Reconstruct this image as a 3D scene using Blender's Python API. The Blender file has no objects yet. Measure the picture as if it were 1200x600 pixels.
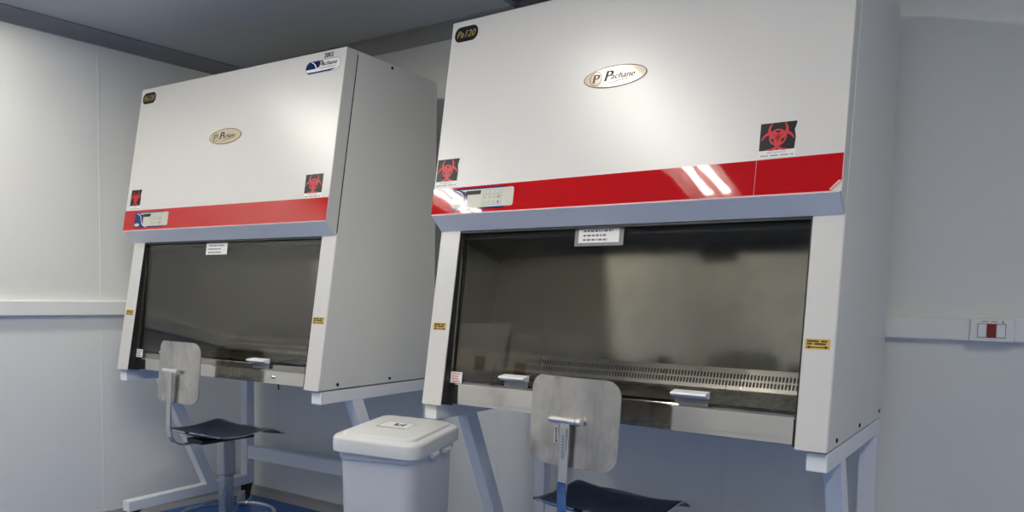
import bpy, bmesh, math, random
from mathutils import Vector, Matrix, noise
random.seed(7)
C = bpy.context.scene.collection
PI = math.pi

# ------------------------------------------------------------------ materials
def nodes_of(name):
    m = bpy.data.materials.new(name); m.use_nodes = True
    nt = m.node_tree
    return m, nt, nt.nodes['Principled BSDF']

def add_bump(nt, b, scale, strength, dist=0.002, stretch=(1, 1, 1), detail=3):
    tc = nt.nodes.new('ShaderNodeTexCoord'); mp = nt.nodes.new('ShaderNodeMapping')
    mp.inputs['Scale'].default_value = stretch
    n = nt.nodes.new('ShaderNodeTexNoise'); n.inputs['Scale'].default_value = scale; n.inputs['Detail'].default_value = detail
    bp = nt.nodes.new('ShaderNodeBump'); bp.inputs['Strength'].default_value = strength; bp.inputs['Distance'].default_value = dist
    nt.links.new(tc.outputs['Object'], mp.inputs['Vector']); nt.links.new(mp.outputs['Vector'], n.inputs['Vector'])
    nt.links.new(n.outputs['Fac'], bp.inputs['Height']); nt.links.new(bp.outputs['Normal'], b.inputs['Normal'])
    return n

def paint(name, col, rough=0.4, spec=0.5, bump=0.0, scale=300, vary=0.0, coat=0.0, wave=None):
    m, nt, b = nodes_of(name)
    b.inputs['Base Color'].default_value = (*col, 1); b.inputs['Roughness'].default_value = rough
    b.inputs['Specular IOR Level'].default_value = spec
    if coat: b.inputs['Coat Weight'].default_value = coat; b.inputs['Coat Roughness'].default_value = 0.04
    if bump: add_bump(nt, b, scale, bump)
    if wave: add_bump(nt, b, wave[0], wave[1], wave[2], (1, 1, 1), 1)
    if vary:
        tc = nt.nodes.new('ShaderNodeTexCoord'); n = nt.nodes.new('ShaderNodeTexNoise')
        n.inputs['Scale'].default_value = 2.3; n.inputs['Detail'].default_value = 5
        r = nt.nodes.new('ShaderNodeValToRGB')
        r.color_ramp.elements[0].position = .3; r.color_ramp.elements[1].position = .7
        r.color_ramp.elements[0].color = (*[c*(1-vary) for c in col], 1); r.color_ramp.elements[1].color = (*col, 1)
        nt.links.new(tc.outputs['Object'], n.inputs['Vector']); nt.links.new(n.outputs['Fac'], r.inputs['Fac'])
        nt.links.new(r.outputs['Color'], b.inputs['Base Color'])
    return m

def steel(name, col, rlo, rhi, stretch=(60, 60, 2), cloud=0.15, bump=0.05, bscale=6):
    m, nt, b = nodes_of(name)
    b.inputs['Metallic'].default_value = 1
    tc = nt.nodes.new('ShaderNodeTexCoord'); mp = nt.nodes.new('ShaderNodeMapping')
    mp.inputs['Scale'].default_value = stretch
    n = nt.nodes.new('ShaderNodeTexNoise'); n.inputs['Scale'].default_value = 3; n.inputs['Detail'].default_value = 4
    n2 = nt.nodes.new('ShaderNodeTexNoise'); n2.inputs['Scale'].default_value = 14; n2.inputs['Detail'].default_value = 4
    nt.links.new(tc.outputs['Object'], mp.inputs['Vector']); nt.links.new(mp.outputs['Vector'], n.inputs['Vector'])
    nt.links.new(tc.outputs['Object'], n2.inputs['Vector'])
    mr = nt.nodes.new('ShaderNodeMapRange'); mr.inputs[1].default_value = .3; mr.inputs[2].default_value = .7
    mr.inputs[3].default_value = rlo; mr.inputs[4].default_value = rhi
    nt.links.new(n.outputs['Fac'], mr.inputs[0]); nt.links.new(mr.outputs[0], b.inputs['Roughness'])
    r = nt.nodes.new('ShaderNodeValToRGB')
    r.color_ramp.elements[0].position = .3; r.color_ramp.elements[1].position = .7
    r.color_ramp.elements[0].color = (*[c*(1-cloud) for c in col], 1); r.color_ramp.elements[1].color = (*col, 1)
    nt.links.new(n2.outputs['Fac'], r.inputs['Fac']); nt.links.new(r.outputs['Color'], b.inputs['Base Color'])
    if bump:
        bp = nt.nodes.new('ShaderNodeBump'); bp.inputs['Strength'].default_value = bump; bp.inputs['Distance'].default_value = .002
        nt.links.new(n.outputs['Fac'], bp.inputs['Height']); nt.links.new(bp.outputs['Normal'], b.inputs['Normal'])
    return m

def emit(name, col, strength):
    m, nt, b = nodes_of(name)
    b.inputs['Emission Color'].default_value = (*col, 1); b.inputs['Emission Strength'].default_value = strength
    return m

def glass_mat(name, tint):
    m = bpy.data.materials.new(name); m.use_nodes = True; nt = m.node_tree; nt.nodes.clear()
    out = nt.nodes.new('ShaderNodeOutputMaterial'); mix = nt.nodes.new('ShaderNodeMixShader')
    fr = nt.nodes.new('ShaderNodeFresnel'); fr.inputs['IOR'].default_value = 1.5
    t = nt.nodes.new('ShaderNodeBsdfTransparent'); t.inputs['Color'].default_value = (*tint, 1)
    g = nt.nodes.new('ShaderNodeBsdfGlossy'); g.inputs['Roughness'].default_value = 0.01
    ge = nt.nodes.new('ShaderNodeNewGeometry'); mi = nt.nodes.new('ShaderNodeMapRange')     # same reflectance from both faces of the pane
    mi.inputs[3].default_value = 1.5; mi.inputs[4].default_value = 1/1.5
    nt.links.new(ge.outputs['Backfacing'], mi.inputs[0]); nt.links.new(mi.outputs[0], fr.inputs['IOR'])
    nt.links.new(fr.outputs[0], mix.inputs[0]); nt.links.new(t.outputs[0], mix.inputs[1]); nt.links.new(g.outputs[0], mix.inputs[2])
    nt.links.new(mix.outputs[0], out.inputs[0])
    return m

M = {}
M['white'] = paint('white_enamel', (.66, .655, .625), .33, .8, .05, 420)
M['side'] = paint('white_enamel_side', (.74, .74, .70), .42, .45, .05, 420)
M['frame'] = paint('frame_enamel', (.84, .86, .87), .4)
M['red'] = paint('red_film', (.44, .004, .006), .035, .5, wave=(11, .05, .005))
M['redgap'] = paint('pale_film_edge', (.75, .45, .42), .4)
M['wall'] = paint('wall_panel', (.81, .82, .785), .5, .4, .03, 60, .02)
M['ceil'] = paint('ceiling_panel', (.46, .48, .51), .5, .4)
M['rail'] = paint('rail_plastic', (.86, .86, .84), .4)
M['cove'] = paint('cove_strip', (.26, .26, .27), .45)
M['kerb'] = paint('skirting_grey', (.33, .33, .33), .4)
M['floor'] = paint('blue_epoxy', (.005, .095, .38), .14, .35, .02, 8, .12)
M['steel'] = steel('brushed_steel', (.60, .58, .54), .26, .34, (8, 8, 1.5), .08, 0)
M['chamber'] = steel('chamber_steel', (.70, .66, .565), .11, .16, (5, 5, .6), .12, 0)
M['chamber_side'] = steel('chamber_shaded_steel', (.26, .25, .22), .16, .22, (5, 5, .6), .12, 0)  # chamber steel darkened: the shade on the side walls is in the colour
M['worktop'] = steel('worktop_steel', (.42, .40, .36), .24, .32, (10, 2, 10), .1, 0)
M['polished'] = steel('polished_steel', (.66, .64, .60), .06, .12, (4, 40, 40), .04, .02)
M['plate'] = steel('stained_steel', (.64, .62, .58), .22, .34, (9, 9, .6), .30, .22)
M['chrome'] = steel('chrome', (.62, .62, .62), .08, .16, (20, 20, 20), .05, 0)
M['clamp'] = steel('satin_clamp', (.85, .84, .80), .32, .38, (20, 20, 20), .05, 0)
M['seat'] = steel('dark_steel', (.10, .10, .10), .26, .36, (6, 6, 6), .15, .03)
M['column'] = steel('column_steel', (.45, .46, .48), .25, .35, (20, 20, 2), .1)
M['black'] = paint('black_rubber', (.012, .012, .012), .45)
M['wheel'] = paint('grey_rubber', (.46, .47, .45), .5)
M['bin'] = paint('bin_plastic', (.66, .67, .66), .38, .4, .04, 200)
M['glass'] = glass_mat('tinted_glass', (.87, .87, .85))
M['paper'] = paint('paper', (.82, .82, .80), .5)
M['silver'] = paint('silver_foil', (.55, .55, .48), .3)
M['cream'] = paint('cream_foil', (.60, .52, .38), .14, .5)
M['brown'] = paint('brown_ink', (.10, .035, .015), .4)
M['ink'] = paint('black_ink', (.008, .008, .009), .35, .25)
M['greyink'] = paint('grey_ink', (.16, .16, .15), .4)
M['gold'] = paint('gold_ink', (.42, .34, .12), .35)
M['navy'] = paint('navy_ink', (.004, .018, .12), .06, .35)
M['redink'] = paint('red_ink', (.62, .018, .03), .35)
M['yellow'] = paint('yellow_sticker', (.62, .42, .09), .4)
M['white_plastic'] = paint('white_plastic', (.88, .88, .86), .3)
M['clear'] = paint('clear_plastic', (.26, .26, .25), .15)
M['rocker'] = paint('red_rocker', (.22, .004, .006), .25)
M['tube'] = emit('lamp_tube', (1, .95, .865), 66)
M['reflector'] = paint('lamp_reflector', (.5, .5, .5), .3)
M['dark'] = paint('dark_louvre', (.05, .055, .06), .5)

# ------------------------------------------------------------------ mesh helpers
def obj(name, bm, mat, parent=None, smooth=False, bevel=0, seg=2):
    me = bpy.data.meshes.new(name)
    bmesh.ops.recalc_face_normals(bm, faces=bm.faces[:])
    bm.to_mesh(me); bm.free()
    mats = mat if isinstance(mat, (list, tuple)) else [mat]
    for mm in mats: me.materials.append(mm)
    if smooth:
        for p in me.polygons: p.use_smooth = True
    o = bpy.data.objects.new(name, me); C.objects.link(o)
    if parent is not None: o.parent = parent
    if bevel:
        md = o.modifiers.new('bevel', 'BEVEL'); md.width = bevel; md.segments = seg; md.limit_method = 'ANGLE'; md.angle_limit = .6
    return o

def tag(o, label=None, cat=None, group=None, kind=None):
    if label: o['label'] = label
    if cat: o['category'] = cat
    if group: o['group'] = group
    if kind: o['kind'] = kind
    return o

def empty(name, loc=(0, 0, 0), rz=0):
    o = bpy.data.objects.new(name, None); C.objects.link(o)
    o.location = loc; o.rotation_euler = (0, 0, rz); o.empty_display_size = .1
    return o

def box(bm, x0, x1, y0, y1, z0, z1):
    v = [bm.verts.new(p) for p in ((x0,y0,z0),(x1,y0,z0),(x1,y1,z0),(x0,y1,z0),(x0,y0,z1),(x1,y0,z1),(x1,y1,z1),(x0,y1,z1))]
    for f in ((0,3,2,1),(4,5,6,7),(0,1,5,4),(1,2,6,5),(2,3,7,6),(3,0,4,7)): bm.faces.new([v[i] for i in f])
    return v

def prism(bm, prof, f0, f1):
    """prof: 2D points; f0,f1 map a 2D point to 3D for the two end caps"""
    a = [bm.verts.new(f0(p)) for p in prof]; b = [bm.verts.new(f1(p)) for p in prof]
    n = len(prof)
    bm.faces.new(a[::-1]); bm.faces.new(b)
    for i in range(n): bm.faces.new((a[i], a[(i+1) % n], b[(i+1) % n], b[i]))

def prism_x(bm, prof_yz, x0, x1): prism(bm, prof_yz, lambda p: (x0, p[0], p[1]), lambda p: (x1, p[0], p[1]))
def prism_z(bm, prof_xy, z0, z1): prism(bm, prof_xy, lambda p: (p[0], p[1], z0), lambda p: (p[0], p[1], z1))

def cyl(bm, p0, p1, r, n=16, r2=None):
    p0, p1 = Vector(p0), Vector(p1); d = (p1-p0).normalized()
    u = d.orthogonal().normalized(); w = d.cross(u); r2 = r if r2 is None else r2
    a = [bm.verts.new(p0+(u*math.cos(t)+w*math.sin(t))*r) for t in [2*PI*i/n for i in range(n)]]
    b = [bm.verts.new(p1+(u*math.cos(t)+w*math.sin(t))*r2) for t in [2*PI*i/n for i in range(n)]]
    bm.faces.new(a[::-1]); bm.faces.new(b)
    for i in range(n): bm.faces.new((a[i], a[(i+1) % n], b[(i+1) % n], b[i]))

def bar_between(bm, pts, w, t):
    """flat bar of width w along local x following points in the y-z plane, thickness t"""
    rings = []
    for i, (y, z) in enumerate(pts):
        a = pts[max(i-1, 0)]; b = pts[min(i+1, len(pts)-1)]
        d = Vector((b[0]-a[0], b[1]-a[1])).normalized(); nrm = Vector((-d.y, d.x))*t/2
        rings.append([bm.verts.new(p) for p in ((-w/2, y+nrm.x, z+nrm.y), (w/2, y+nrm.x, z+nrm.y), (w/2, y-nrm.x, z-nrm.y), (-w/2, y-nrm.x, z-nrm.y))])
    for r0, r1 in zip(rings, rings[1:]):
        for k in range(4): bm.faces.new((r0[k], r0[(k+1) % 4], r1[(k+1) % 4], r1[k]))
    bm.faces.new(rings[0][::-1]); bm.faces.new(rings[-1])

def torus(bm, c, R, r, n=48, m=10):
    rings = []
    for i in range(n):
        t = 2*PI*i/n
        rings.append([bm.verts.new((c[0]+(R+r*math.cos(s))*math.cos(t), c[1]+(R+r*math.cos(s))*math.sin(t), c[2]+r*math.sin(s))) for s in [2*PI*j/m for j in range(m)]])
    for i in range(n):
        for j in range(m):
            bm.faces.new((rings[i][j], rings[(i+1) % n][j], rings[(i+1) % n][(j+1) % m], rings[i][(j+1) % m]))

def rrect(x0, x1, y0, y1, r, n=6):
    """rounded rectangle; r scalar or (bl, br, tr, tl)"""
    if not isinstance(r, (list, tuple)): r = (r,)*4
    P = []
    for (cx, cy, a0, rr) in ((x0+r[0], y0+r[0], PI, r[0]), (x1-r[1], y0+r[1], 1.5*PI, r[1]), (x1-r[2], y1-r[2], 0, r[2]), (x0+r[3], y1-r[3], .5*PI, r[3])):
        if rr <= 0: P.append((cx, cy)); continue
        for i in range(n+1):
            a = a0+.5*PI*i/n; P.append((cx+rr*math.cos(a), cy+rr*math.sin(a)))
    return P
def ellipse(cx, cy, a, b, n=40): return [(cx+a*math.cos(2*PI*i/n), cy+b*math.sin(2*PI*i/n)) for i in range(n)]

# --- flat marks: 2D shapes (u, v) mapped on a plane by a function F(u, v, height)
def mark_poly(bm, poly, F, h0, h1): prism(bm, poly, lambda p: F(p[0], p[1], h0), lambda p: F(p[0], p[1], h1))
def mark_ring(bm, outer, inner, F, h0, h1):
    n = len(outer)
    A = [[bm.verts.new(F(p[0], p[1], h)) for p in ring] for h in (h0, h1) for ring in (outer, inner)]
    o0, i0, o1, i1 = A
    for k in range(n):
        l = (k+1) % n
        for q in ((o1[k], o1[l], i1[l], i1[k]), (o0[k], i0[k], i0[l], o0[l]), (o0[k], o0[l], o1[l], o1[k]), (i0[k], i1[k], i1[l], i0[l])): bm.faces.new(q)
def mark_line(bm, pts, w, F, h0, h1):
    L, Rr = [], []
    ws = w if isinstance(w, (list, tuple)) else [w]*len(pts)
    for i, p in enumerate(pts):
        a = Vector(pts[max(i-1, 0)]); b = Vector(pts[min(i+1, len(pts)-1)]); d = (b-a).normalized()
        nn = Vector((-d.y, d.x))*ws[i]/2
        L.append((p[0]+nn.x, p[1]+nn.y)); Rr.append((p[0]-nn.x, p[1]-nn.y))
    for i in range(len(pts)-1):
        mark_poly(bm, [L[i], Rr[i], Rr[i+1], L[i+1]], F, h0, h1)
_font_cache = {}
def glyphs(txt):
    if txt not in _font_cache:
        cu = bpy.data.curves.new('lettering', 'FONT'); cu.body = txt; cu.resolution_u = 3
        o = bpy.data.objects.new('lettering', cu); C.objects.link(o)
        dg = bpy.context.evaluated_depsgraph_get(); dg.update()
        me = bpy.data.meshes.new_from_object(o.evaluated_get(dg))
        V = [(v.co.x, v.co.y) for v in me.vertices]; Fs = [tuple(p.vertices) for p in me.polygons]
        bpy.data.meshes.remove(me); bpy.data.objects.remove(o); bpy.data.curves.remove(cu)
        _font_cache[txt] = (V, Fs)
    return _font_cache[txt]
def mark_text(bm, txt, u0, u1, v0, v1, F, h, shear=0.0, bold=0.0):
    V, Fs = glyphs(txt)
    xs = [v[0] for v in V]; ys = [v[1] for v in V]; w = max(xs)-min(xs); hh = max(ys)-min(ys)
    for dx in ((0,) if not bold else (0, bold)):
        vs = []
        for x, y in V:
            fy = (y-min(ys))/hh; fx = (x-min(xs))/w
            vs.append(bm.verts.new(F(u0+(u1-u0)*fx+shear*(v1-v0)*fy+dx, v0+(v1-v0)*fy, h)))
        for f in Fs:
            try: bm.faces.new([vs[i] for i in f])
            except ValueError: pass

def perforated(bm, x0, x1, nx, rows, F):
    """sheet in (u,v) with oblong holes: rows = [(v0, v1, slot_half_w, slot_v0, slot_v1)], each cell a ring of quads"""
    dx = (x1-x0)/nx; N = 12
    for (v0, v1, hw, s0, s1) in rows:
        for i in range(nx):
            cx = x0+(i+.5)*dx; cy = (s0+s1)/2; hh = (s1-s0)/2
            inn, out, back = [], [], []
            for k in range(N):
                a = 2*PI*(k+.5)/N; ca, sa_ = math.cos(a), math.sin(a)
                px = hw*ca; py = (hh-hw)*(1 if sa_ > 0 else -1)+hw*sa_
                inn.append(bm.verts.new(F(cx+px, cy+py, 0))); back.append(bm.verts.new(F(cx+px, cy+py, -.0015)))
                sc = min(dx/2/abs(ca) if abs(ca) > 1e-6 else 9, (v1-v0)/2/abs(sa_) if abs(sa_) > 1e-6 else 9)
                out.append((cx+ca*sc, (v0+v1)/2+sa_*sc))
            # snap four diagonal-most outline points to the cell corners
            for (qx, qy) in ((1, 1), (-1, 1), (-1, -1), (1, -1)):
                tx, ty = cx+qx*dx/2, (v0+v1)/2+qy*(v1-v0)/2
                j = min(range(N), key=lambda k: (out[k][0]-tx)**2+(out[k][1]-ty)**2); out[j] = (tx, ty)
            ov = [bm.verts.new(F(p[0], p[1], 0)) for p in out]
            for k in range(N):
                l = (k+1) % N
                bm.faces.new((inn[k], inn[l], ov[l], ov[k])); bm.faces.new((inn[k], back[k], back[l], inn[l]))

# ------------------------------------------------------------------ room
ZC = 2.379; KW = .13; XW = -.292; MW = -.033; YW = .88
YF = -3.3; XR = 5.3
def lw(y): return XW+KW*y
def bw(x): return YW+MW*x
cy0 = (YW+MW*XW)/(1-MW*KW); cx0 = XW+KW*cy0     # the corner of left and back wall
dl = Vector((KW, 1, 0)).normalized(); nl = Vector((dl.y, -dl.x, 0))     # along the left wall; into the room
db = Vector((1, MW, 0)).normalized(); nb = Vector((db.y, -db.x, 0))

bm = bmesh.new(); prism_z(bm, [(lw(YF)-.2, YF-.2), (XR+.2, YF-.2), (XR+.2, bw(XR)+.25), (cx0-.2, cy0+.25)], -.1, 0)
tag(obj('floor', bm, M['floor']), 'glossy blue resin floor under the two cabinets', 'floor', kind='structure')

# ceiling with openings for three lamps and one vent
LAMPS = [(.15, -1.30), (1.905, -1.30), (3.95, -1.75)]  # third lamp is unseen, added to light the right cabinet's side panel
LW, LL = .15, .68
VENT = (1.648, 2.248, .19, .79)
holes = [(x-LW, x+LW, y-LL, y+LL) for x, y in LAMPS]+[VENT]
xs = sorted({-1.0, XR+.2, *[h[0] for h in holes], *[h[1] for h in holes]}); ys = sorted({YF-.2, 1.2, *[h[2] for h in holes], *[h[3] for h in holes]})
bm = bmesh.new()
for i in range(len(xs)-1):
    for j in range(len(ys)-1):
        mx, my = (xs[i]+xs[i+1])/2, (ys[j]+ys[j+1])/2
        if any(h[0] < mx < h[1] and h[2] < my < h[3] for h in holes): continue
        box(bm, xs[i], xs[i+1], ys[j], ys[j+1], ZC, ZC+.19)
tag(obj('ceiling', bm, M['ceil']), 'plain grey ceiling above the cabinets', 'ceiling', kind='structure')

def wall_poly(a, b, n, th=.12):
    a, b = Vector((*a, 0)), Vector((*b, 0)); o = -Vector(n)*th
    return [tuple(p.xy) for p in (a, b, b+o, a+o)]
def seam(bm, p, d, n, z0, z1, w=.007, h=.0015):
    p, d, n = Vector(p), Vector(d), Vector(n)
    prism_z(bm, [tuple((p-d*w/2-n*.002).xy), tuple((p+d*w/2-n*.002).xy), tuple((p+d*w/2+n*h).xy), tuple((p-d*w/2+n*h).xy)], z0, z1)
A = (lw(YF), YF); B = (cx0, cy0); Dd = (XR, bw(XR)); E_ = (XR, YF)
bm = bmesh.new(); prism_z(bm, wall_poly(A, B, nl), 0, ZC)
for y in (.093, -1.1, -2.3): seam(bm, (lw(y), y, 0), dl, nl, 0, ZC)
tag(obj('wall_left', bm, M['wall']), 'left wall of pale grey panels with one vertical joint', 'wall', kind='structure')
bm = bmesh.new(); prism_z(bm, wall_poly(B, Dd, nb), 0, ZC)
for x in (1.563, 2.585, 4.2): seam(bm, (x, bw(x), 0), db, nb, 0, ZC)
tag(obj('wall_back', bm, M['wall']), 'pale grey panelled wall behind both cabinets', 'wall', kind='structure')
bm = bmesh.new(); prism_z(bm, wall_poly(Dd, E_, (-1, 0, 0)), 0, ZC)
tag(obj('wall_right', bm, M['wall']), 'right wall of the laboratory', 'wall', kind='structure')
bm = bmesh.new(); prism_z(bm, wall_poly(E_, A, (0, 1, 0)), 0, ZC)
tag(obj('wall_front', bm, M['wall']), 'wall across the room from the cabinets', 'wall', kind='structure')

def along(p, d, L, n, prof):
    """extrude profile (out, z) along direction d"""
    bm = bmesh.new(); p, d, n = Vector(p), Vector(d), Vector(n)
    prism(bm, prof, lambda q: p+n*q[0]+Vector((0, 0, q[1])), lambda q: p+d*L+n*q[0]+Vector((0, 0, q[1])))
    return bm
Lb = (Vector((*Dd, 0))-Vector((*B, 0))).length; Ll = (Vector((*A, 0))-Vector((*B, 0))).length
pB = Vector((*B, 0))
# wall rails
def rail(z0, z1): return [(-.002, z0), (.028, z0), (.032, z0+.004), (.032, z1-.006), (.026, z1), (-.002, z1)]
tag(obj('trim_1', along(pB-dl*0, -dl, Ll, nl, rail(1.026, 1.098)), M['rail']), 'white protective rail along the left wall', 'rail', kind='structure')
tag(obj('trim_2', along(pB, db, Lb, nb, rail(1.042, 1.114)), M['rail']), 'white protective rail along the back wall', 'rail', kind='structure')
# coves
cove = [(-.002, ZC+.002), (.062, ZC+.002), (.062, ZC-.004)]+[(.062-.056*math.sin(t), ZC-.060+.056*math.cos(t)) for t in [PI/2*i/8 for i in range(9)]][0:0]
cove = [(-.002, ZC+.002), (.060, ZC+.002), (.060, ZC-.006)]+[(.060-.054*math.sin(t), ZC-.060+.054*math.cos(t)) for t in [.5*PI*i/8 for i in range(9)]]+[(-.002, ZC-.060)]
tag(obj('trim_3', along(pB, -dl, Ll, nl, cove), M['cove'], smooth=False), 'grey cove where the left wall meets the ceiling', 'cove', kind='structure')
tag(obj('trim_4', along(pB, db, Lb, nb, cove), M['cove']), 'grey cove where the back wall meets the ceiling', 'cove', kind='structure')
skirt = [(-.002, 0), (.03, 0), (.028, .006), (.012, .028), (.008, .050), (-.002, .052)]
tag(obj('baseboard_left', along(pB, -dl, Ll, nl, skirt), M['kerb']), 'low grey skirting along the left wall', 'baseboard', kind='structure')
tag(obj('baseboard_back', along(pB, db, Lb, nb, skirt), M['kerb']), 'low grey skirting along the back wall', 'baseboard', kind='structure')

# lamps
for k, (x, y) in enumerate(LAMPS):
    t = empty('ceiling_light', (x, y, ZC))
    tag(t, ('recessed two-tube ceiling lamp nearest the left wall', 'recessed two-tube ceiling lamp in front of the right cabinet',
            'unseen ceiling lamp added to light the side of the right cabinet')[k], 'ceiling light', 'recessed ceiling lamps')
    bm = bmesh.new()
    w, l, dd = LW-.002, LL-.002, .10
    box(bm, -w, w, -l, l, dd-.004, dd)
    for s in (-1, 1):
        box(bm, min(s*w, s*(w-.004)), max(s*w, s*(w-.004)), -l, l, -.0, dd); box(bm, -w, w, min(s*l, s*(l-.004)), max(s*l, s*(l-.004)), 0, dd)
    prism(bm, [(-.03, dd-.004), (.03, dd-.004), (0, .050)], lambda p: (p[0], -l, p[1]), lambda p: (p[0], l, p[1]))
    obj('reflector', bm, M['reflector'], t)
    for s in (-1, 1):
        bm = bmesh.new(); prism(bm, rrect(s*.047-.019, s*.047+.019, .024, .038, .004, 3), lambda p: (p[0], -.645, p[1]), lambda p: (p[0], .645, p[1]))
        obj('tube', bm, M['tube'], t)
# dark vent in the ceiling
t = empty('ceiling_vent', ((VENT[0]+VENT[1])/2, (VENT[2]+VENT[3])/2, ZC))
tag(t, 'dark square air vent in the ceiling above the right cabinet', 'vent')
bm = bmesh.new(); w = .299
for s in (-1, 1):
    box(bm, min(s*w, s*(w-.03)), max(s*w, s*(w-.03)), -w, w, -.008, .02); box(bm, -w, w, min(s*w, s*(w-.03)), max(s*w, s*(w-.03)), -.008, .02)
obj('frame', bm, paint('vent_frame', (.16, .17, .18), .5), t)
bm = bmesh.new(); box(bm, -w, w, -w, w, .10, .11); obj('backing', bm, M['black'], t)
bm = bmesh.new()
for k in range(14):
    yy = -.26+.04*k
    prism_x(bm, [(yy-.012, .04), (yy-.009, .04), (yy+.013, .005), (yy+.010, .005)], -.27, .27)
obj('louvre', bm, M['dark'], t)

# wall switch on the back rail
sx = 3.417; st = empty('wall_switch', (sx, bw(sx), 1.078), math.atan(MW))
tag(st, 'white switch box with dark red button on the wall rail', 'switch')
bm = bmesh.new(); prism(bm, rrect(-.055, .055, -.034, .034, .004), lambda p: (p[0]*1.12, -.030, p[1]*1.0), lambda p: (p[0], -.055, p[1]))
obj('housing', bm, M['white_plastic'], st, bevel=.0015)
bm = bmesh.new(); mark_ring(bm, [(-.037, -.023), (.037, -.023), (.037, .020), (-.037, .020)], [(-.0355, -.0215), (.0355, -.0215), (.0355, .0185), (-.0355, .0185)], lambda u, v, h: (u, -.055-h, v), 0, .0012)
obj('rim', bm, M['greyink'], st)
for a, b in ((-.035, -.0135), (.0125, .035)):
    bm = bmesh.new(); box(bm, a, b, -.059, -.054, -.021, .018); obj('blank_plate', bm, M['white_plastic'], st, bevel=.001)
bm = bmesh.new(); box(bm, -.0125, .0115, -.0595, -.054, -.0215, .0185); tag(obj('rocker', bm, M['rocker'], st, bevel=.001), 'dark red button')
bm = bmesh.new()
for a, b in ((-.027, -.008), (-.002, .015)):
    for i in range(5): box(bm, a+(b-a)*i/5, a+(b-a)*(i+.7)/5, -.0556, -.0549, .0245, .0275)
box(bm, .026, .030, -.0556, -.0549, .0225, .028)
obj('lettering', bm, M['greyink'], st)

# ------------------------------------------------------------------ biological safety cabinets
ANG = .1571; SA, CA = math.sin(ANG), math.cos(ANG); TA = math.tan(ANG)
W = 1.30; H = 1.299; ZF = .788; HN = .0622
def S(s, n): return (s*SA-n*CA, ZF+s*CA+n*SA)            # slope coordinates -> (y, z)
def on_slope(n0): return lambda u, v, h: (u, *S(v, n0+h))

def biohazard(parent, u0, u1, v0, v1, F, peel=False):
    """dark square with the three-horned sign, white text strip below"""
    vb = v0+.0
    bm = bmesh.new(); mark_poly(bm, [(u0-.001, v0-.019), (u1+.001, v0-.019), (u1+.001, v0+.001), (u0-.001, v0+.001)], F, 0, .0005)
    root = tag(obj('biohazard_sign', bm, M['paper'], parent), 'dark sticker with a red biohazard sign')
    bm = bmesh.new()
    if peel: poly = [(u0, v0), (u1-.003, v0), (u1-.001, v0+.03), (u1-.005, v1-.022), (u1, v1-.004), (u1-.001, v1), (u0, v1)]
    else: poly = [(u0, v0), (u1, v0), (u1, v1), (u0, v1)]
    mark_poly(bm, poly, F, 0, .0007); obj('backing', bm, M['ink'], root)
    cx, cy = (u0+u1)/2, v0+(v1-v0)*.46; R = (u1-u0)*.325
    bm = bmesh.new()
    for k in range(3):
        a0 = PI/2+k*2*PI/3+PI
        # each horn pair: a crescent opening outwards
        c = (cx+.62*R*math.cos(a0+PI), cy+.62*R*math.sin(a0+PI))
        ax = a0+PI; ro = .86*R; ri = .62*R; off = .30*R
        outer, inner = [], []
        for i in range(25):
            th = ax-2.55+5.1*i/24
            w = math.sin(PI*i/24)**.55
            outer.append((c[0]+ro*math.cos(th), c[1]+ro*math.sin(th)))
            inner.append((c[0]+(ro-(ro-ri+.06*R)*w-.01*R)*math.cos(th)+0*off, c[1]+(ro-(ro-ri+.06*R)*w-.01*R)*math.sin(th)))
        # opening faces outwards: rotate so the gap lies on the outside
        def flip(p): 
            dx, dy = p[0]-c[0], p[1]-c[1]; return (c[0]-dx, c[1]-dy)
        outer = [flip(p) for p in outer]; inner = [flip(p) for p in inner]
        for i in range(24): mark_poly(bm, [outer[i], outer[i+1], inner[i+1], inner[i]], F, .0007, .0012)
    # ring
    ro, ri = .74*R, .60*R; seg = 36
    for i in range(seg):
        a, b = 2*PI*i/seg, 2*PI*(i+1)/seg
        mark_poly(bm, [(cx+ro*math.cos(a), cy+ro*math.sin(a)), (cx+ro*math.cos(b), cy+ro*math.sin(b)), (cx+ri*math.cos(b), cy+ri*math.sin(b)), (cx+ri*math.cos(a), cy+ri*math.sin(a))], F, .0007, .0011)
    obj('emblem', bm, M['redink'], root)
    bm = bmesh.new(); mark_text(bm, 'RISCO BIOLÓGICO', u0+.022, u1-.022, v0-.008, v0-.003, F, .0009)
    n = 0
    while u0+.004+n*.0042 < u1-.006:
        a = u0+.004+n*.0042
        if n % 6 != 5: mark_poly(bm, [(a, v0-.0155), (a+.0032, v0-.0155), (a+.0032, v0-.0125), (a, v0-.0125)], F, .0005, .0009)
        n += 1
    obj('lettering', bm, M['greyink'], root)
    return root

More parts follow.
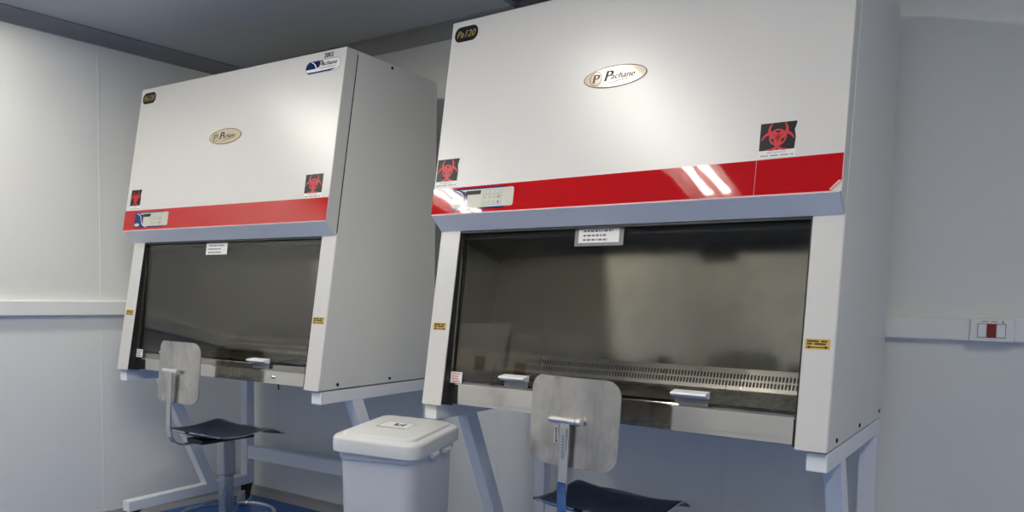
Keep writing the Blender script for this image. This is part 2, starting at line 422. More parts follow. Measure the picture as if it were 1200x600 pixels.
def direction_sticker(parent, u0, u1, v0, v1, F):
    bm = bmesh.new(); mark_poly(bm, rrect(u0, u1, v0, v1, .001, 2), F, 0, .0006)
    r = tag(obj('yellow_sticker', bm, M['yellow'], parent), 'small yellow sticker with a black double arrow')
    bm = bmesh.new(); w = u1-u0; h = v1-v0
    for row, words in ((.78, (9, 5)), (.52, (4, 9))):
        x = u0+.08*w
        for n in words:
            for i in range(n):
                mark_poly(bm, [(x, v0+(row-.10)*h), (x+.042*w, v0+(row-.10)*h), (x+.042*w, v0+(row+.08)*h), (x, v0+(row+.08)*h)], F, .0006, .0009); x += .052*w
            x += .08*w
    yy = v0+.2*h
    mark_poly(bm, [(u0+.15*w, yy-.045*h), (u1-.15*w, yy-.045*h), (u1-.15*w, yy+.045*h), (u0+.15*w, yy+.045*h)], F, .0006, .0009)
    mark_poly(bm, [(u0+.04*w, yy), (u0+.2*w, yy-.13*h), (u0+.2*w, yy+.13*h)], F, .0006, .001)
    mark_poly(bm, [(u1-.04*w, yy), (u1-.2*w, yy+.13*h), (u1-.2*w, yy-.13*h)], F, .0006, .001)
    obj('lettering', bm, M['ink'], r)

def small_notice(parent, u0, u1, v0, v1, F, rows, mat, name='notice', label=None, red=False):
    bm = bmesh.new(); mark_poly(bm, [(u0, v0), (u1, v0), (u1, v1), (u0, v1)], F, 0, .0006)
    r = obj(name, bm, mat, parent)
    if label: tag(r, label)
    bm = bmesh.new(); rnd = random.Random(3)
    for k in range(rows):
        v = v1-(k+.75)*(v1-v0)/(rows+.4); hgt = (v1-v0)/(rows+.4)*.42; a = u0+.12*(u1-u0); end = u1-(.1+.2*rnd.random())*(u1-u0)
        while a < end:
            wd = (.03+.08*rnd.random())*(u1-u0); b = min(a+wd, end)
            mark_poly(bm, [(a, v-hgt/2), (b, v-hgt/2), (b, v+hgt/2), (a, v+hgt/2)], F, .0006, .0009); a = b+.025*(u1-u0)
    obj('lettering', bm, M['redink'] if red else M['greyink'], r)
    return r

def control_panel(parent, F):
    u0, u1, v0, v1 = .086, .302, .644, .715
    bm = bmesh.new(); mark_poly(bm, rrect(u0, u1, v0, v1, (.004, .010, .010, .004)), F, 0, .0010)
    r = tag(obj('control_panel', bm, M['navy'], parent), 'navy and silver control panel with a dark display')
    # silver face with its bulging lower left side
    face = [(.128, .7115)]
    face = [(.122, .710), (.332, .710)]
    face = rrect(.150, .333, .6495, .7100, (.020, .008, .008, .002))
    bm = bmesh.new(); mark_poly(bm, face, F, .0010, .0014)
    mark_poly(bm, [(.118, .7100), (.152, .7100), (.152, .700), (.138, .703), (.128, .7065)], F, .0010, .0014)
    obj('face_plate', bm, M['silver'], r)
    bm = bmesh.new(); pts = [(.098, .709), (.112, .706), (.124, .700), (.132, .690), (.136, .677), (.142, .664), (.154, .6535), (.172, .6475), (.184, .646)]
    mark_line(bm, pts, [.0015, .003, .0035, .0035, .0035, .0035, .0035, .0025, .001], F, .0014, .0018)
    obj('swoosh', bm, M['paper'], r)
    bm = bmesh.new(); mark_poly(bm, ellipse(.107, .657, .019, .0075, 28), F, .0010, .0015); obj('oval_mark', bm, M['silver'], r)
    bm = bmesh.new(); mark_poly(bm, [(.138, .6925), (.203, .6925), (.205, .7055), (.146, .7055)], F, .0014, .0020); obj('display', bm, M['ink'], r)
    bm = bmesh.new()
    def frame(a, b, c, d): mark_ring(bm, [(a, c), (b, c), (b, d), (a, d)], [(a+.0008, c+.0008), (b-.0008, c+.0008), (b-.0008, d-.0008), (a+.0008, d-.0008)], F, .0014, .0017)
    frame(.212, .288, .692, .7055); frame(.212, .286, .655, .6885)
    for i in range(4):
        cx = .224+i*.0175
        mark_poly(bm, ellipse(cx, .6985, .0014, .0022, 8), F, .0014, .0017)
        for cy in (.680, .664): mark_ring(bm, ellipse(cx-.001, cy, .0052, .0042, 14), ellipse(cx-.001, cy, .0042, .0032, 14), F, .0014, .0017)
    mark_poly(bm, ellipse(.275, .664, .0028, .005, 10), F, .0014, .0018); mark_line(bm, [(.271, .677), (.280, .684)], .003, F, .0014, .0018)
    obj('keypad_marks', bm, M['greyink'], r)

def oval_badge(parent, F):
    cx, cy = .649, 1.0185; a, b = .103, .0335
    bm = bmesh.new(); mark_poly(bm, ellipse(cx, cy, a, b, 56), F, 0, .0014)
    r = tag(obj('maker_badge', bm, M['brown'], parent), 'oval cream badge with a script maker name')
    bm = bmesh.new(); mark_poly(bm, ellipse(cx, cy, a-.0028, b-.0028, 56), F, .0014, .0018); obj('badge_face', bm, M['cream'], r)
    bm = bmesh.new()
    mark_ring(bm, ellipse(cx-.062, cy, .020, .0215, 36), ellipse(cx-.062, cy, .0182, .0197, 36), F, .0018, .0022)
    mark_text(bm, 'P', cx-.072, cx-.052, cy-.0135, cy+.0125, F, .0022, .12, .0022)
    pts = [(cx-.034+.098*i/12, cy-.0195+.0035*math.sin(i/12*PI*1.0)-.004*(1-i/12)+.0075*i/12) for i in range(13)]
    mark_line(bm, pts, [.0006+.0018*math.sin(PI*i/12) for i in range(13)], F, .0018, .0022)
    obj('monogram', bm, M['brown'], r)
    bm = bmesh.new()
    mark_text(bm, 'P', cx-.034, cx-.012, cy-.012, cy+.019, F, .0022, .25, .003)
    mark_text(bm, 'achane', cx-.013, cx+.062, cy-.008, cy+.010, F, .0022, .35, .0012)
    obj('lettering', bm, M['ink'], r)

def model_badge(parent, F):
    bm = bmesh.new(); mark_poly(bm, rrect(.0155, .1135, 1.2305, 1.2835, .024, 8), F, 0, .0010)
    r = tag(obj('model_badge', bm, M['ink'], parent), 'black badge with gold model lettering')
    bm = bmesh.new(); mark_text(bm, 'Pa120', .026, .100, 1.245, 1.269, F, .0014, .25, .0012)
    mark_poly(bm, [(.024, 1.2565), (.046, 1.2565), (.046, 1.2578), (.024, 1.2578)], F, .0010, .0014)
    obj('lettering', bm, M['gold'], r)

def maker_sticker(parent, F):
    u0, u1, v0, v1 = 1.090, 1.277, 1.2195, 1.271
    bm = bmesh.new(); mark_poly(bm, rrect(u0, u1, v0, v1, .0255, 8), F, 0, .0006)
    r = tag(obj('maker_sticker', bm, M['paper'], parent), 'pill-shaped white and navy sticker with maker name')
    P = rrect(u0+.002, u1-.002, v0+.002, v1-.002, .0235, 8)
    bm = bmesh.new()
    left = [p for p in P if p[0] < 1.128]
    left = sorted(left, key=lambda p: math.atan2(p[1]-1.245, p[0]-1.135))
    blue = [(1.148, v1-.002)]+[p for p in rrect(u0+.002, 1.30, v0+.002, v1-.002, .0235, 8) if p[0] < 1.12 and p[1] > 1.2405][0:]+[(u0+.002, 1.2405), (1.135, 1.2405), (1.141, 1.246), (1.150, 1.256)]
    q = rrect(u0+.002, u1, v0+.002, v1-.002, .0235, 10)
    arc_l = [p for p in q if p[0] <= u0+.0256]
    top_arc = [p for p in arc_l if p[1] >= 1.2450]          # from top to middle
    low_arc = [p for p in arc_l if p[1] < 1.2450]
    top_arc.sort(key=lambda p: -p[1]); low_arc.sort(key=lambda p: -p[1])
    blue = [(1.162, v1-.002)]+top_arc+[(u0+.0022, 1.239), (1.150, 1.239), (1.158, 1.250), (1.168, 1.262)]
    mark_poly(bm, blue, F, .0006, .0010)
    foot = [(u0+.0028, 1.2355)]+[p for p in low_arc if p[1] < 1.235]+[(1.225, v0+.0025), (1.262, v0+.009), (1.19, v0+.008), (1.14, 1.2265), (1.10, 1.2275)]
    mark_poly(bm, foot, F, .0006, .0010)
    obj('navy_field', bm, M['navy'], r)
    bm = bmesh.new(); mark_line(bm, [(1.118, 1.268), (1.132, 1.262), (1.143, 1.252), (1.148, 1.240)], [.002, .004, .005, .005], F, .0010, .0014); obj('swoosh', bm, M['paper'], r)
    bm = bmesh.new(); mark_text(bm, 'P', 1.156, 1.178, 1.2415, 1.267, F, .0014, .25, .0022); mark_text(bm, 'achane', 1.177, 1.255, 1.246, 1.2625, F, .0014, .35, .0016)
    n = 0
    while 1.17+n*.005 < 1.255: mark_poly(bm, [(1.17+n*.005, 1.2365), (1.1732+n*.005, 1.2365), (1.1732+n*.005, 1.2385), (1.17+n*.005, 1.2385)], F, .0010, .0014); n += 1
    mark_ring(bm, rrect(u0, u1, v0, v1, .0255, 8), rrect(u0+.0012, u1-.0012, v0+.0012, v1-.0012, .0243, 8), F, .0006, .0009)
    obj('lettering', bm, M['ink'], r)
    bm = bmesh.new(); mark_text(bm, '2002', 1.184, 1.233, 1.2765, 1.2955, F, .0007, 0, .0016); tag(obj('number_mark', bm, M['navy'], parent), 'dark digits above the maker sticker')

def cabinet(name, loc, rz, D, label, left):
    root = empty(name, loc, rz); tag(root, label, 'safety cabinet', 'biological safety cabinets')
    Fh = on_slope(HN); Fp = on_slope(0); GN = lambda v: -.034+.036*v; Fg = lambda u, v, h: (u, *S(v, GN(v)+h)); G = lambda v, h: S(v, GN(v)+h)
    # --- side panels
    for x0, x1 in ((0, .018), (W-.018, W)):
        r = .028
        prof = [S(0.0, -.002), (D-r, ZF)]+[(D-r+r*math.sin(t), ZF+r-r*math.cos(t)) for t in [.5*PI*i/6 for i in range(1, 7)]]
        r2 = .02
        prof += [(D, ZF+H-r2)]+[(D-r2+r2*math.cos(t), ZF+H-r2+r2*math.sin(t)) for t in [.5*PI*i/6 for i in range(1, 7)]]+[(H*TA+.002, ZF+H)]
        prof[0] = (prof[0][0], ZF+.0)
        bm = bmesh.new(); prism_x(bm, prof, x0, x1); sp = obj('side_panel', bm, M['side'], root, bevel=.0015)
        for yy, zz in ((.10, .017), (.40, .017), (D-.055, .022)) + (((.40, 1.284),) if left else ()):
            bm = bmesh.new(); xo = -.003 if x0 == 0 else W+.003
            cyl(bm, (xo, yy, ZF+zz), (W/2+(xo-W/2)*.99, yy, ZF+zz), .006, 10); obj('screw', bm, M['ink'], sp)
    bm = bmesh.new(); box(bm, .018, W-.018, D-.02, D-.004, ZF+.002, ZF+H-.004); obj('back_panel', bm, M['side'], root)
    bm = bmesh.new(); box(bm, .018, W-.018, H*TA+.01, D-.02, ZF+H-.018, ZF+H-.002); obj('top_panel', bm, M['side'], root)
    bm = bmesh.new(); box(bm, .018, W-.018, .06, D-.02, ZF+.002, ZF+.022); obj('bottom_panel', bm, M['frame'], root)
    # --- hood with chamfered lip
    y_t, z_t = H*TA, ZF+H
    prof = [S(.591, .0015), S(.6335, HN), (y_t-HN/CA, z_t), (y_t-.0015/CA, z_t)]
    bm = bmesh.new(); prism_x(bm, prof, 0.0, W); hood = obj('hood', bm, M['white'], root, bevel=.003, seg=3)
    if left:
        bm = bmesh.new(); prism_x(bm, [S(.60, -.0022), S(.60, .0022), S(1.300, .0022), S(1.300, -.0022)], .0004, W-.0002); obj('seam_gasket', bm, M['black'], root)
    # --- lip edge strip in the pale frame colour
    bm = bmesh.new(); a, b = S(.5925, .0005), S(.6325, HN-.0005); nn = Vector((b[1]-a[1], -(b[0]-a[0]))).normalized()*.0025
    nn = Vector((-abs(nn.x), -abs(nn.y)))
    prism_x(bm, [a, b, (b[0]+nn.x, b[1]+nn.y), (a[0]+nn.x, a[1]+nn.y)], .003, W-.003 if left else W-.006)
    obj('lip', bm, M['frame'], root)
    # --- red band
    if left:
        bm = bmesh.new(); mark_poly(bm, [(.001, .6345), (W-.002, .6345), (W-.002, .7225), (.001, .7255)], Fh, 0, .0009); rb = obj('red_band', bm, M['red'], root)
    else:
        bm = bmesh.new(); mark_poly(bm, [(.001, .6345), (1.0865, .6345), (1.0865, .7265), (.001, .7205)], Fh, 0, .0009)
        mark_poly(bm, [(1.0878, .6345), (W-.026, .6345), (W-.002, .660), (W-.002, .7285), (1.0878, .7265)], Fh, 0, .0009); rb = obj('red_band', bm, M['red'], root)
        bm = bmesh.new(); mark_poly(bm, [(W-.026, .6350), (W-.0025, .6595), (W-.0085, .6600), (W-.0290, .6385)], Fh, .0009, .0026)
        obj('curled_corner', bm, M['redgap'], rb)
    bm = bmesh.new(); mark_poly(bm, [(.001, .6318), (W-.002, .6318), (W-.002, .6345), (.001, .6345)], Fh, 0, .0007); obj('band_edge', bm, M['redgap'], rb)
    # --- stickers on the hood
    model_badge(root, Fh); oval_badge(root, Fh)
    Fr = on_slope(HN+.0009); control_panel(root, Fr)
    if left:
        biohazard(root, .030, .108, .748, .822, Fh, True); biohazard(root, 1.166, 1.258, .743, .816, Fh); maker_sticker(root, Fh)
    else:
        biohazard(root, .006, .098, .746, .822, Fh, True); biohazard(root, 1.091, 1.182, .750, .822, Fh, True)
    # --- posts
    for k, (x0, x1) in enumerate(((.0012, .084), (1.222, W-.0012))):
        bm = bmesh.new(); prism_x(bm, [S(-.002, 0), S(.600, 0), S(.600, -.05), (S(-.002, -.05)[0], ZF-.002)], x0, x1)
        p = obj('front_post', bm, M['white'], root, bevel=.003, seg=3)
        if k == 0: direction_sticker(p, .0145, .070, .251, .2765, Fp)
        else: direction_sticker(p, 1.2285, 1.288, .2515, .278, Fp)
    # --- black tracks
    for x0, x1, x2 in ((.0842, .0875, .0885), (1.2185, 1.2218, 1.2175)):
        bm = bmesh.new(); prism_x(bm, [S(.004, -.001), S(.60, -.001), S(.60, -.055), S(.004, -.055)], x0, x1)
        prism_x(bm, [S(.004, -.037), S(.60, -.037), S(.60, -.055), S(.004, -.055)], min(x1, x2), max(x1, x2))
        a, b = sorted((x1 if x0 < .5 else x0, .1 if x0 < .5 else 1.206)); prism_x(bm, [S(.004, -.041), S(.084, -.041), S(.084, -.045), S(.004, -.045)], a, b)
        obj('sash_track', bm, M['black'], root)
    bm = bmesh.new(); prism_x(bm, [S(.568, -.026), S(.62, -.026), S(.62, -.045), S(.568, -.045)], .0892, 1.217)
    prism_x(bm, [S(.583, -.001), S(.60, -.001), S(.60, -.0105), S(.583, -.0105)], .088, 1.218); obj('sash_header', bm, M['black'], root)
    # --- sash
    gb = .060 if left else .078
    bm = bmesh.new(); prism_x(bm, [G(gb, 0), G(.598, 0), G(.598, -.006), G(gb, -.006)], .0885, 1.2175)
    g = tag(obj('glass_sash', bm, M['glass'], root), 'tinted sliding glass front')
    bm = bmesh.new()
    for a, b in ((gb-.003, gb), ): prism_x(bm, [G(a, .001), G(b, .001), G(b, -.0065), G(a, -.0065)], .0885, 1.2175)
    prism_x(bm, [G(gb, .0005), G(.585, .0005), G(.585, -.0065), G(gb, -.0065)], .0878, .0893)
    obj('glass_edge', bm, M['polished'], g)
    for hx0, hx1 in ((.309, .402), (.887, .985)):
        bm = bmesh.new(); b0 = gb+.006
        prism_x(bm, [G(b0, 0), G(b0+.024, 0), G(b0+.024, .004), G(b0, .004)], hx0+.003, hx1-.001)
        hd = obj('sash_handle', bm, M['clear'], g, bevel=.001)
        bm = bmesh.new(); prism_x(bm, [G(b0+.020, .001), G(b0+.041, .001), G(b0+.031, .034), G(b0+.025, .036), G(b0+.019, .012)], hx0-.002, hx1+.002)
        obj('grip', bm, M['white_plastic'], hd, bevel=.002)
    if left:
        small_notice(g, .517, .656, .531, .581, Fg, 3, M['paper'], 'notice', 'white printed notice on the glass')
        small_notice(g, .089, .135, .064, .100, Fg, 3, M['paper'], 'label', 'small white label at the glass corner')
    else:
        n = small_notice(g, .538, .675, .541, .586, lambda u, v, h: Fg(u, v, h+.0005), 3, M['paper'], 'notice', 'white printed notice taped to the glass')
        bm = bmesh.new(); mark_poly(bm, [(.525, .531), (.690, .531), (.690, .584), (.525, .584)], Fg, 0, .0004); obj('tape', bm, M['clear'], n)
        small_notice(g, .0895, .137, .080, .117, Fg, 4, M['paper'], 'label', 'small white label at the glass corner', True)
    # --- steel front edge
    bm = bmesh.new(); prism_x(bm, [S(.010, -.043), S(.083, -.039), S(.083, -.042), S(.010, -.046)], .1, 1.206)
    box(bm, .1, 1.206, S(.010, -.044)[0], .070, ZF+.014, ZF+.017)
    fa = obj('front_fascia', bm, M['polished'], root)
    bm = bmesh.new(); prism_x(bm, [S(.080, -.0385), S(.086, -.041), (.078, ZF+.084), (.078, ZF+.079)], .1, 1.206); obj('airfoil', bm, M['polished'], root, bevel=.001)
    if left:
        bm = bmesh.new(); cyl(bm, (1.03, .05, ZF+.012), (1.03, .05, ZF-.020), .003, 8); obj('cable_end', bm, M['black'], root)
        bm = bmesh.new(); cyl(bm, (1.0, *S(.035, -.040)), (1.0, *S(.035, -.034)), .006, 12); obj('stud', bm, M['chrome'], fa)
    # --- chamber
    yb = .62
    x0, x1 = .0915, 1.2145
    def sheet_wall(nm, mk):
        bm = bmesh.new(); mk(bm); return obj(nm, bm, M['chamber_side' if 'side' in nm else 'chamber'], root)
    sheet_wall('chamber_back', lambda bm: box(bm, x0, x1, yb, yb+.003, ZF+.03, ZF+.86))
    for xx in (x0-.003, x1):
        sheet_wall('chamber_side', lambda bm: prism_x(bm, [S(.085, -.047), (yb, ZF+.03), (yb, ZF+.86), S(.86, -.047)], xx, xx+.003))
    sheet_wall('chamber_top', lambda bm: box(bm, x0, x1, .16, yb, ZF+.80, ZF+.803))
    # rear air grille (leaning) with two rows of slots
    g0, g1 = (yb-.036, ZF+.066), (yb-.001, ZF+.136)
    gl = math.hypot(g1[0]-g0[0], g1[1]-g0[1]); gd = ((g1[0]-g0[0])/gl, (g1[1]-g0[1])/gl)
    FG = lambda u, v, h: (u, g0[0]+gd[0]*v-gd[1]*h, g0[1]+gd[1]*v+gd[0]*h)
    bm = bmesh.new(); perforated(bm, x0+.004, x1-.004, 96, [(.010, .0365, .0040, .0135, .0340), (.0365, .063, .0040, .0390, .0595)], FG)
    for a, b in ((0, .010), (.063, gl)):
        bm.faces.new([bm.verts.new(FG(u, v, 0)) for u, v in ((x0, a), (x1, a), (x1, b), (x0, b))])
    obj('rear_grille', bm, M['steel'], root)
    bm = bmesh.new(); prism_x(bm, [FG(0, .006, -.004)[1:], FG(0, .068, -.004)[1:], FG(0, .068, -.010)[1:], FG(0, .006, -.010)[1:]], x0, x1); obj('grille_shade', bm, M['black'], root)  # black slab standing in for the shade behind the rear slots
    # worktop with a slotted front
    FT = lambda u, v, h: (u, v, ZF+.066+h)
    bm = bmesh.new(); box(bm, x0, x1, .150, yb-.028, ZF+.056, ZF+.066); obj('worktop', bm, M['worktop'], root)
    bm = bmesh.new(); perforated(bm, x0, x1, 92, [(.072, .112, .0032, .080, .108), (.112, .150, .0032, .114, .142)], FT); obj('front_grille', bm, M['worktop'], root)
    bm = bmesh.new(); box(bm, x0, x1, .066, .15, ZF+.040, ZF+.046); obj('grille_shade', bm, M['black'], root)  # black slab gives the shade below the front slots
    # --- stand on castors
    zt = ZF-.006; zb = zt-.048; yr = .738 if left else D-.012
    bm = bmesh.new()
    for a in (0.002, W-.052): box(bm, a, a+.05, .016, yr, zb, zt)
    box(bm, .052, W-.052, yr-.05, yr, zb, zt)
    stand = obj('stand_frame', bm, M['frame'], root, bevel=.003)
    for a in (0.002, W-.052):
        bm = bmesh.new(); box(bm, a, a+.05, yr-.05, yr, .168, zb); obj('post', bm, M['frame'], stand, bevel=.003)
        bm = bmesh.new(); box(bm, a, a+.05, .020, yr, .118, .168); obj('foot_bar', bm, M['frame'], stand, bevel=.003)
        bm = bmesh.new(); prism_x(bm, [(.185, zb+.002), (.245, zb+.002), (.500, .166), (.440, .166)], a+.001, a+.049); obj('brace', bm, M['frame'], stand, bevel=.002)
        for yy in (.055, yr-.035):
            cx = a+.025; bm = bmesh.new()
            box(bm, cx-.024, cx+.024, yy-.03, yy+.03, .112, .118)
            for s in (-1, 1):
                prism_x(bm, [(yy-.018, .113), (yy+.024, .113), (yy+.006, .040), (yy-.018, .032)], cx+s*.019-.002, cx+s*.019+.002)
            c_ = obj('castor', bm, M['black'], stand)
            bm = bmesh.new(); cyl(bm, (cx-.014, yy-.014, .040), (cx+.014, yy-.014, .040), .040, 28); obj('wheel', bm, M['wheel'], c_, bevel=.004)
    bm = bmesh.new(); box(bm, .052, W-.052, yr-.045, yr-.005, .256, .326); obj('cross_bar', bm, M['frame'], stand, bevel=.003)
    return root

cabinet('safety_cabinet', (0, 0, 0), 0, .70, 'white biological safety cabinet nearer the left wall, with pill-shaped maker sticker at its top corner', True)
cabinet('safety_cabinet', (1.789, .0007, 0), -.0468, .775, 'large white biological safety cabinet on the right, nearest the viewer', False)

# ------------------------------------------------------------------ upright cabinets across the room, seen in the glass
def upright_cabinet(x0, x1, top, sign, label):
    t = empty('storage_cabinet', ((x0+x1)/2, -2.3, 0)); tag(t, label, 'cabinet', 'upright cabinets across the room')
    h = (x1-x0)/2; m = paint('upright_enamel', (.80, .80, .78), .4)
    bm = bmesh.new(); box(bm, -h, h, -.6, -.022, .08, top); obj('body', bm, m, t, bevel=.006)
    bm = bmesh.new(); box(bm, -h+.004, h-.004, -.020, 0, .10, top-.02); d = obj('door', bm, m, t, bevel=.004)
    bm = bmesh.new(); cyl(bm, (h-.05, .03, .95), (h-.05, .03, 1.25), .009, 12)
    for z in (.97, 1.23): cyl(bm, (h-.05, .03, z), (h-.05, -.002, z), .007, 10)
    obj('handle', bm, M['chrome'], d)
    bm = bmesh.new(); F = lambda u, v, k: (u, k, v); mark_poly(bm, rrect(sign[0]-.05, sign[0]+.05, sign[1]-.05, sign[1]+.05, .004, 3), F, 0, .001)
    tag(obj('sticker', bm, paint('dark_red_sticker', (.20, .03, .02), .4), d), 'dark red square sticker')
    for sx_ in (-1, 1):
        for yy in (-.54, -.08):
            bm = bmesh.new(); cyl(bm, (sx_*(h-.06), yy, 0), (sx_*(h-.06), yy, .082), .022, 14); obj('foot', bm, M['black'], t)
upright_cabinet(-.30, .27, 1.56, (.065, 1.26), 'white upright cabinet reflected at the far left of the right cabinet glass')
upright_cabinet(.30, .92, 1.50, (-.19, 1.235), 'slightly lower white upright cabinet reflected right of the taller one in the glass')

# ------------------------------------------------------------------ laboratory stools
def chair(loc, rz, label, stickers, dz=0):
    """origin under the column; the sitter faces +y; the backrest stands at y = -.2"""
    root = empty('laboratory_chair', loc, rz); tag(root, label, 'chair', 'steel laboratory chairs')
    SZ = .630+dz
    def drop(y):
        t = min(1, max(0, (y-.065)/.10)); return .026*t*t*(3-2*t)
    # seat: pressed plate, dished towards the back with a rolling front and lifted corners
    bm = bmesh.new(); nx, ny = 28, 28; grid = []; hw, hd = .165, .19
    for th in (0, -.005):
        G = []
        for i in range(nx+1):
            row = []
            for j in range(ny+1):
                a = -1+2*i/nx; b = -1+2*j/ny
                # squircle outline
                k = 1/ max(1e-6, (abs(a)**4.5+abs(b)**4.5)**(1/4.5))*max(abs(a), abs(b)) if (a or b) else 1
                x = hw*a*k; y = hd*b*k
                z = SZ+.012*(x/hw)**2-.010*math.exp(-((y+.06)/.09)**2)+.006*math.exp(-((y-.08)/.06)**2)-drop(y)+.022*max(0, (-y-.10)/.09)**2
                row.append(bm.verts.new((x, y, z+th)))
            G.append(row)
        grid.append(G)
    for G in grid:
        for i in range(nx):
            for j in range(ny): bm.faces.new((G[i][j], G[i+1][j], G[i+1][j+1], G[i][j+1]))
    T, Bt = grid
    for i in range(nx):
        for j in (0, ny): bm.faces.new((T[i][j], T[i+1][j], Bt[i+1][j], Bt[i][j]))
    for j in range(ny):
        for i in (0, nx): bm.faces.new((T[i][j], T[i][j+1], Bt[i][j+1], Bt[i][j]))
    se = tag(obj('seat', bm, [M['seat'], M['chrome']], root, smooth=True), 'dark contoured seat plate with a bright edge')
    for p in se.data.polygons[2*nx*ny:]: p.material_index = 1; p.use_smooth = False
    # backrest: slightly wrapped plate with rounded corners
    bm = bmesh.new(); w, h = .131, .108; zc = .863+dz; nu, nv = 24, 20
    out = []
    L = []
    for th in (0, .0025):
        G = []
        for i in range(nu+1):
            row = []
            for j in range(nv+1):
                a = -1+2*i/nu; b = -1+2*j/nv
                x, z = w*a, h*b; r = .038
                # pull the corners in
                ex, ez = abs(x)-(w-r), abs(z)-(h-r)
                if ex > 0 and ez > 0:
                    m = max(ex, ez); l = math.hypot(ex, ez); f = m/l
                    x = math.copysign(w-r+ex*f, x); z = math.copysign(h-r+ez*f, z)
                y = -.205+.016*(x/w)**2+th+.008*(z/h)
                row.append(bm.verts.new((x, y, zc+z)))
            G.append(row)
        L.append(G)
    for G in L:
        for i in range(nu):
            for j in range(nv): bm.faces.new((G[i][j], G[i+1][j], G[i+1][j+1], G[i][j+1]))
    T, Bt = L
    for i in range(nu):
        for j in (0, nv): bm.faces.new((T[i][j], T[i+1][j], Bt[i+1][j], Bt[i][j]))
    for j in range(nv):
        for i in (0, nu): bm.faces.new((T[i][j], T[i][j+1], Bt[i][j+1], Bt[i][j]))
    back = tag(obj('backrest', bm, M['plate'], root, smooth=True), 'stained steel backrest plate')
    for p in back.data.polygons[2*nu*nv:]: p.use_smooth = False
    for e in back.data.edges:
        e.use_edge_sharp = False
    rim = {tuple(sorted(k)) for p in back.data.polygons[2*nu*nv:] for k in p.edge_keys}
    for e in back.data.edges:
        if tuple(sorted(e.vertices)) in rim: e.use_edge_sharp = True
    # upright flat bar bending under the seat
    bm = bmesh.new()
    pts = [(-.220, .872), (-.223, .80), (-.228, .72), (-.228, .662), (-.223, .634), (-.211, .614), (-.191, .602), (-.165, .598), (-.10, .600), (0, .602)]
    pts = [(a, b_+dz) for a, b_ in pts]
    bar_between(bm, pts, .026, .006); up = obj('upright', bm, M['chrome'], root, bevel=.001)
    bm = bmesh.new(); zk = .868+dz; cyl(bm, (-.046, -.219, zk), (.030, -.219, zk), .008, 14); cyl(bm, (.032, -.219, zk), (.046, -.219, zk), .0095, 14)
    cyl(bm, (-.050, -.219, zk), (-.046, -.219, zk), .006, 14); cyl(bm, (.0, -.219, zk), (.0, -.2, zk), .006, 10)
    obj('tilt_clamp', bm, M['clamp'], root, smooth=False, bevel=.001)
    if stickers:
        bm = bmesh.new(); box(bm, -.042, -.031, -.2075, -.2040, .796, .842); sk = tag(obj('asset_label', bm, M['paper'], back), 'white label with dark print')
        bm = bmesh.new()
        for k in range(8): box(bm, -.0395, -.0335, -.2082, -.2074, .802+k*.0045, .8048+k*.0045)
        obj('lettering', bm, M['ink'], sk)
        bm = bmesh.new(); box(bm, -.009, .007, -.2278, -.2234, .765, .840); sk = tag(obj('asset_label', bm, paint('grey_label', (.32, .34, .36), .4), up), 'grey label on the upright')
        bm = bmesh.new()
        for k in range(8): box(bm, -.004, .002, -.2286, -.2276, .771+k*.007, .775+k*.007)
        obj('lettering', bm, M['greyink'], sk)
    # carrier, column, base
    F0 = .1415
    bm = bmesh.new(); box(bm, -.05, .05, -.13, .09, .595+dz, .611+dz); obj('seat_carrier', bm, M['black'], root, bevel=.003)
    bm = bmesh.new(); box(bm, -.026, .026, -.026, .026, .455, .600+dz); col = obj('column', bm, M['column'], root, bevel=.006, seg=3)
    bm = bmesh.new(); box(bm, -.0205, .0205, -.0205, .0205, F0+.03, .456); obj('inner_column', bm, M['column'], col, bevel=.005, seg=3)
    bm = bmesh.new(); torus(bm, (0, 0, .302), .175, .0075)
    for k in range(4):
        a = PI/4+k*PI/2; cyl(bm, (.022*math.cos(a), .022*math.sin(a), .302), (.172*math.cos(a), .172*math.sin(a), .302), .006, 10)
    obj('foot_ring', bm, M['chrome'], root, smooth=True)
    for k in range(4):
        a = PI/4+k*PI/2; c, s = math.cos(a), math.sin(a); bm = bmesh.new()
        P = []
        for (r, z, hgt, ww) in ((.015, F0+.03, .05, .022), (.24, F0+.012, .02, .016)):
            P.append([bm.verts.new((r*c-ss*ww*s, r*s+ss*ww*c, z+dz)) for ss, dz in ((-1, 0), (1, 0), (1, hgt), (-1, hgt))])
        for q in range(4): bm.faces.new((P[0][q], P[0][(q+1) % 4], P[1][(q+1) % 4], P[1][q]))
        bm.faces.new(P[0][::-1]); bm.faces.new(P[1])
        lg = obj('leg', bm, M['column'], root, bevel=.002)
        bm = bmesh.new(); cyl(bm, (.225*c, .225*s, F0), (.225*c, .225*s, F0+.014), .018, 14); obj('glide', bm, M['black'], lg)
    K = 1.14; T = Matrix.Translation((0, 0, -.1613)) @ Matrix.Scale(K, 4)     # true size, feet on the floor
    for o in root.children_recursive: o.data.transform(T)
    return root
chair((.628, .112, 0), math.radians(-4), 'steel laboratory chair in front of the left cabinet, facing its glass', False)
chair((2.471, .066, 0), math.radians(-8), 'steel laboratory chair in front of the right cabinet, nearest the viewer', True, -.010)

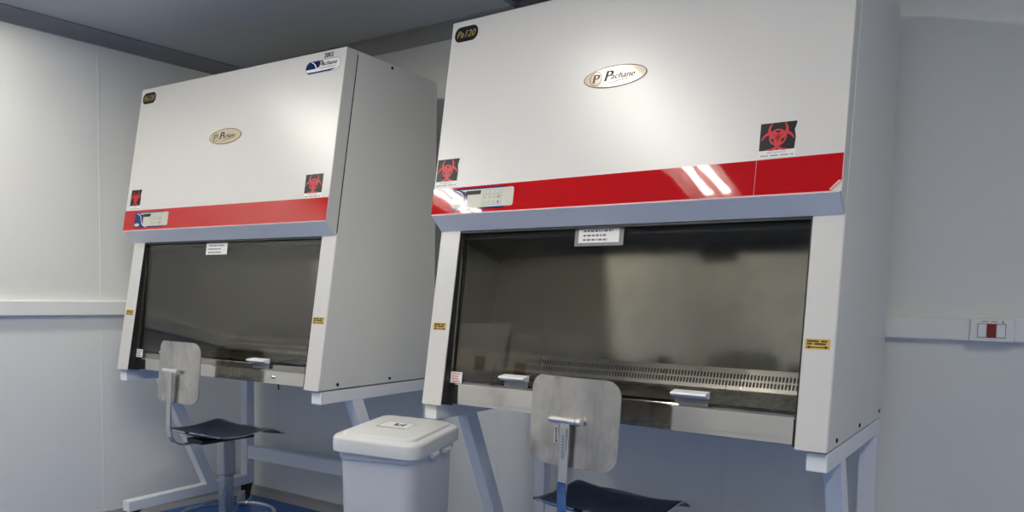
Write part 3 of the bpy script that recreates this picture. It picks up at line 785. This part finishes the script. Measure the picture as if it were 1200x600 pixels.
# ------------------------------------------------------------------ lidded bin
def ring_loft(bm, rings, cap=True):
    R_ = [[bm.verts.new(p) for p in r] for r in rings]; n = len(R_[0])
    for a, b in zip(R_, R_[1:]):
        for k in range(n): bm.faces.new((a[k], a[(k+1) % n], b[(k+1) % n], b[k]))
    if cap: bm.faces.new(R_[0][::-1]); bm.faces.new(R_[-1])
def rr3(hx, hy, r, z): return [(x, y, z) for x, y in rrect(-hx, hx, -hy, hy, r, 8)]
BH = .727
b = empty('waste_bin', (1.835, -.172, 0), math.radians(13)); tag(b, 'white plastic waste bin with flat lid between the two cabinets', 'bin')
bm = bmesh.new()
ring_loft(bm, [rr3(.108, .130, .035, 0), rr3(.114, .136, .04, .006), rr3(.128, .152, .042, BH-.09), rr3(.130, .154, .042, BH-.075), rr3(.134, .158, .042, BH-.072), rr3(.135, .159, .042, BH-.050)])
obj('body', bm, M['bin'], b, smooth=True, bevel=.002)
def tilt(o): o.location = (0, 0, BH-.012); o.rotation_euler = (math.radians(2.2), math.radians(2.0), 0)
bm = bmesh.new()
ring_loft(bm, [rr3(.144, .168, .040, -.035), rr3(.149, .173, .045, -.033), rr3(.149, .173, .045, .002), rr3(.147, .171, .044, .008), rr3(.142, .166, .041, .012),
               rr3(.124, .148, .032, .013), rr3(.122, .146, .030, .020), rr3(.119, .143, .028, .022)])
lid = obj('lid', bm, M['bin'], b, smooth=True); tilt(lid)
md = lid.modifiers.new('edge', 'EDGE_SPLIT'); md.split_angle = math.radians(50)
bm = bmesh.new(); FL = lambda u, v, h: (u*.75, v*.75, .022+h)
mark_poly(bm, [(-.085, -.045), (.052, -.045), (.052, .075), (-.085, .075)], FL, 0, .0006); sk = tag(obj('label', bm, M['paper'], lid), 'white paper label with dark print')
bm = bmesh.new(); mark_ring(bm, [(-.084, -.044), (.051, -.044), (.051, .074), (-.084, .074)], [(-.0828, -.0428), (.0498, -.0428), (.0498, .0728), (-.0828, .0728)], FL, .0006, .0009)
for k in range(14):
    a = -.080+k*.0092
    mark_poly(bm, [(a, -.038), (a+.007, -.038), (a+.007, -.031), (a, -.031)], FL, .0006, .0009)
for cx, cy, w_, h_ in ((-.022, .022, .008, .020), (-.004, .032, .010, .006), (.012, .020, .009, .018), (-.008, .008, .016, .006), (-.026, .040, .007, .012), (.014, .044, .005, .010)):
    mark_poly(bm, [(cx-w_, cy-h_*.5), (cx+w_*.4, cy-h_), (cx+w_, cy+h_*.4), (cx-w_*.3, cy+h_)], FL, .0006, .0009)
obj('lettering', bm, M['ink'], sk)
for yy in (-.045, .045):
    bm = bmesh.new(); cyl(bm, (.148, yy-.02, BH-.060), (.148, yy+.02, BH-.060), .009, 12); box(bm, .130, .148, yy-.018, yy+.018, BH-.068, BH-.056); obj('hinge', bm, M['bin'], b, bevel=.002)

# ------------------------------------------------------------------ camera, world, view
Rv = Vector((.8491, .5279, .0183)); Uv = Vector((-.0469, .0407, .9981)); Fv = Vector((-.5261, .8483, -.0593))
cam = bpy.data.cameras.new('camera'); co = bpy.data.objects.new('camera', cam); C.objects.link(co)
mat = Matrix((( Rv.x, Uv.x, -Fv.x, 3.3999), (Rv.y, Uv.y, -Fv.y, -2.0217), (Rv.z, Uv.z, -Fv.z, .3646+ZF), (0, 0, 0, 1)))
co.matrix_world = mat
cam.sensor_fit = 'HORIZONTAL'; cam.sensor_width = 36; cam.lens = 894.56/1200*36; cam.shift_y = (401.05-300)/1200
cam.clip_start = .05; cam.clip_end = 50
sc = bpy.context.scene; sc.camera = co
wd = bpy.data.worlds.new('world'); sc.world = wd; wd.use_nodes = True
wd.node_tree.nodes['Background'].inputs[0].default_value = (.6, .65, .7, 1); wd.node_tree.nodes['Background'].inputs[1].default_value = .0
sc.view_settings.view_transform = 'Standard'; sc.view_settings.look = 'None'; sc.view_settings.gamma = 1; sc.view_settings.use_curve_mapping = False
sc.view_settings.exposure = 0.0
sc.cycles.max_bounces = 12; sc.cycles.diffuse_bounces = 6; sc.cycles.glossy_bounces = 6; sc.cycles.transparent_max_bounces = 16
sc.cycles.sample_clamp_indirect = 4
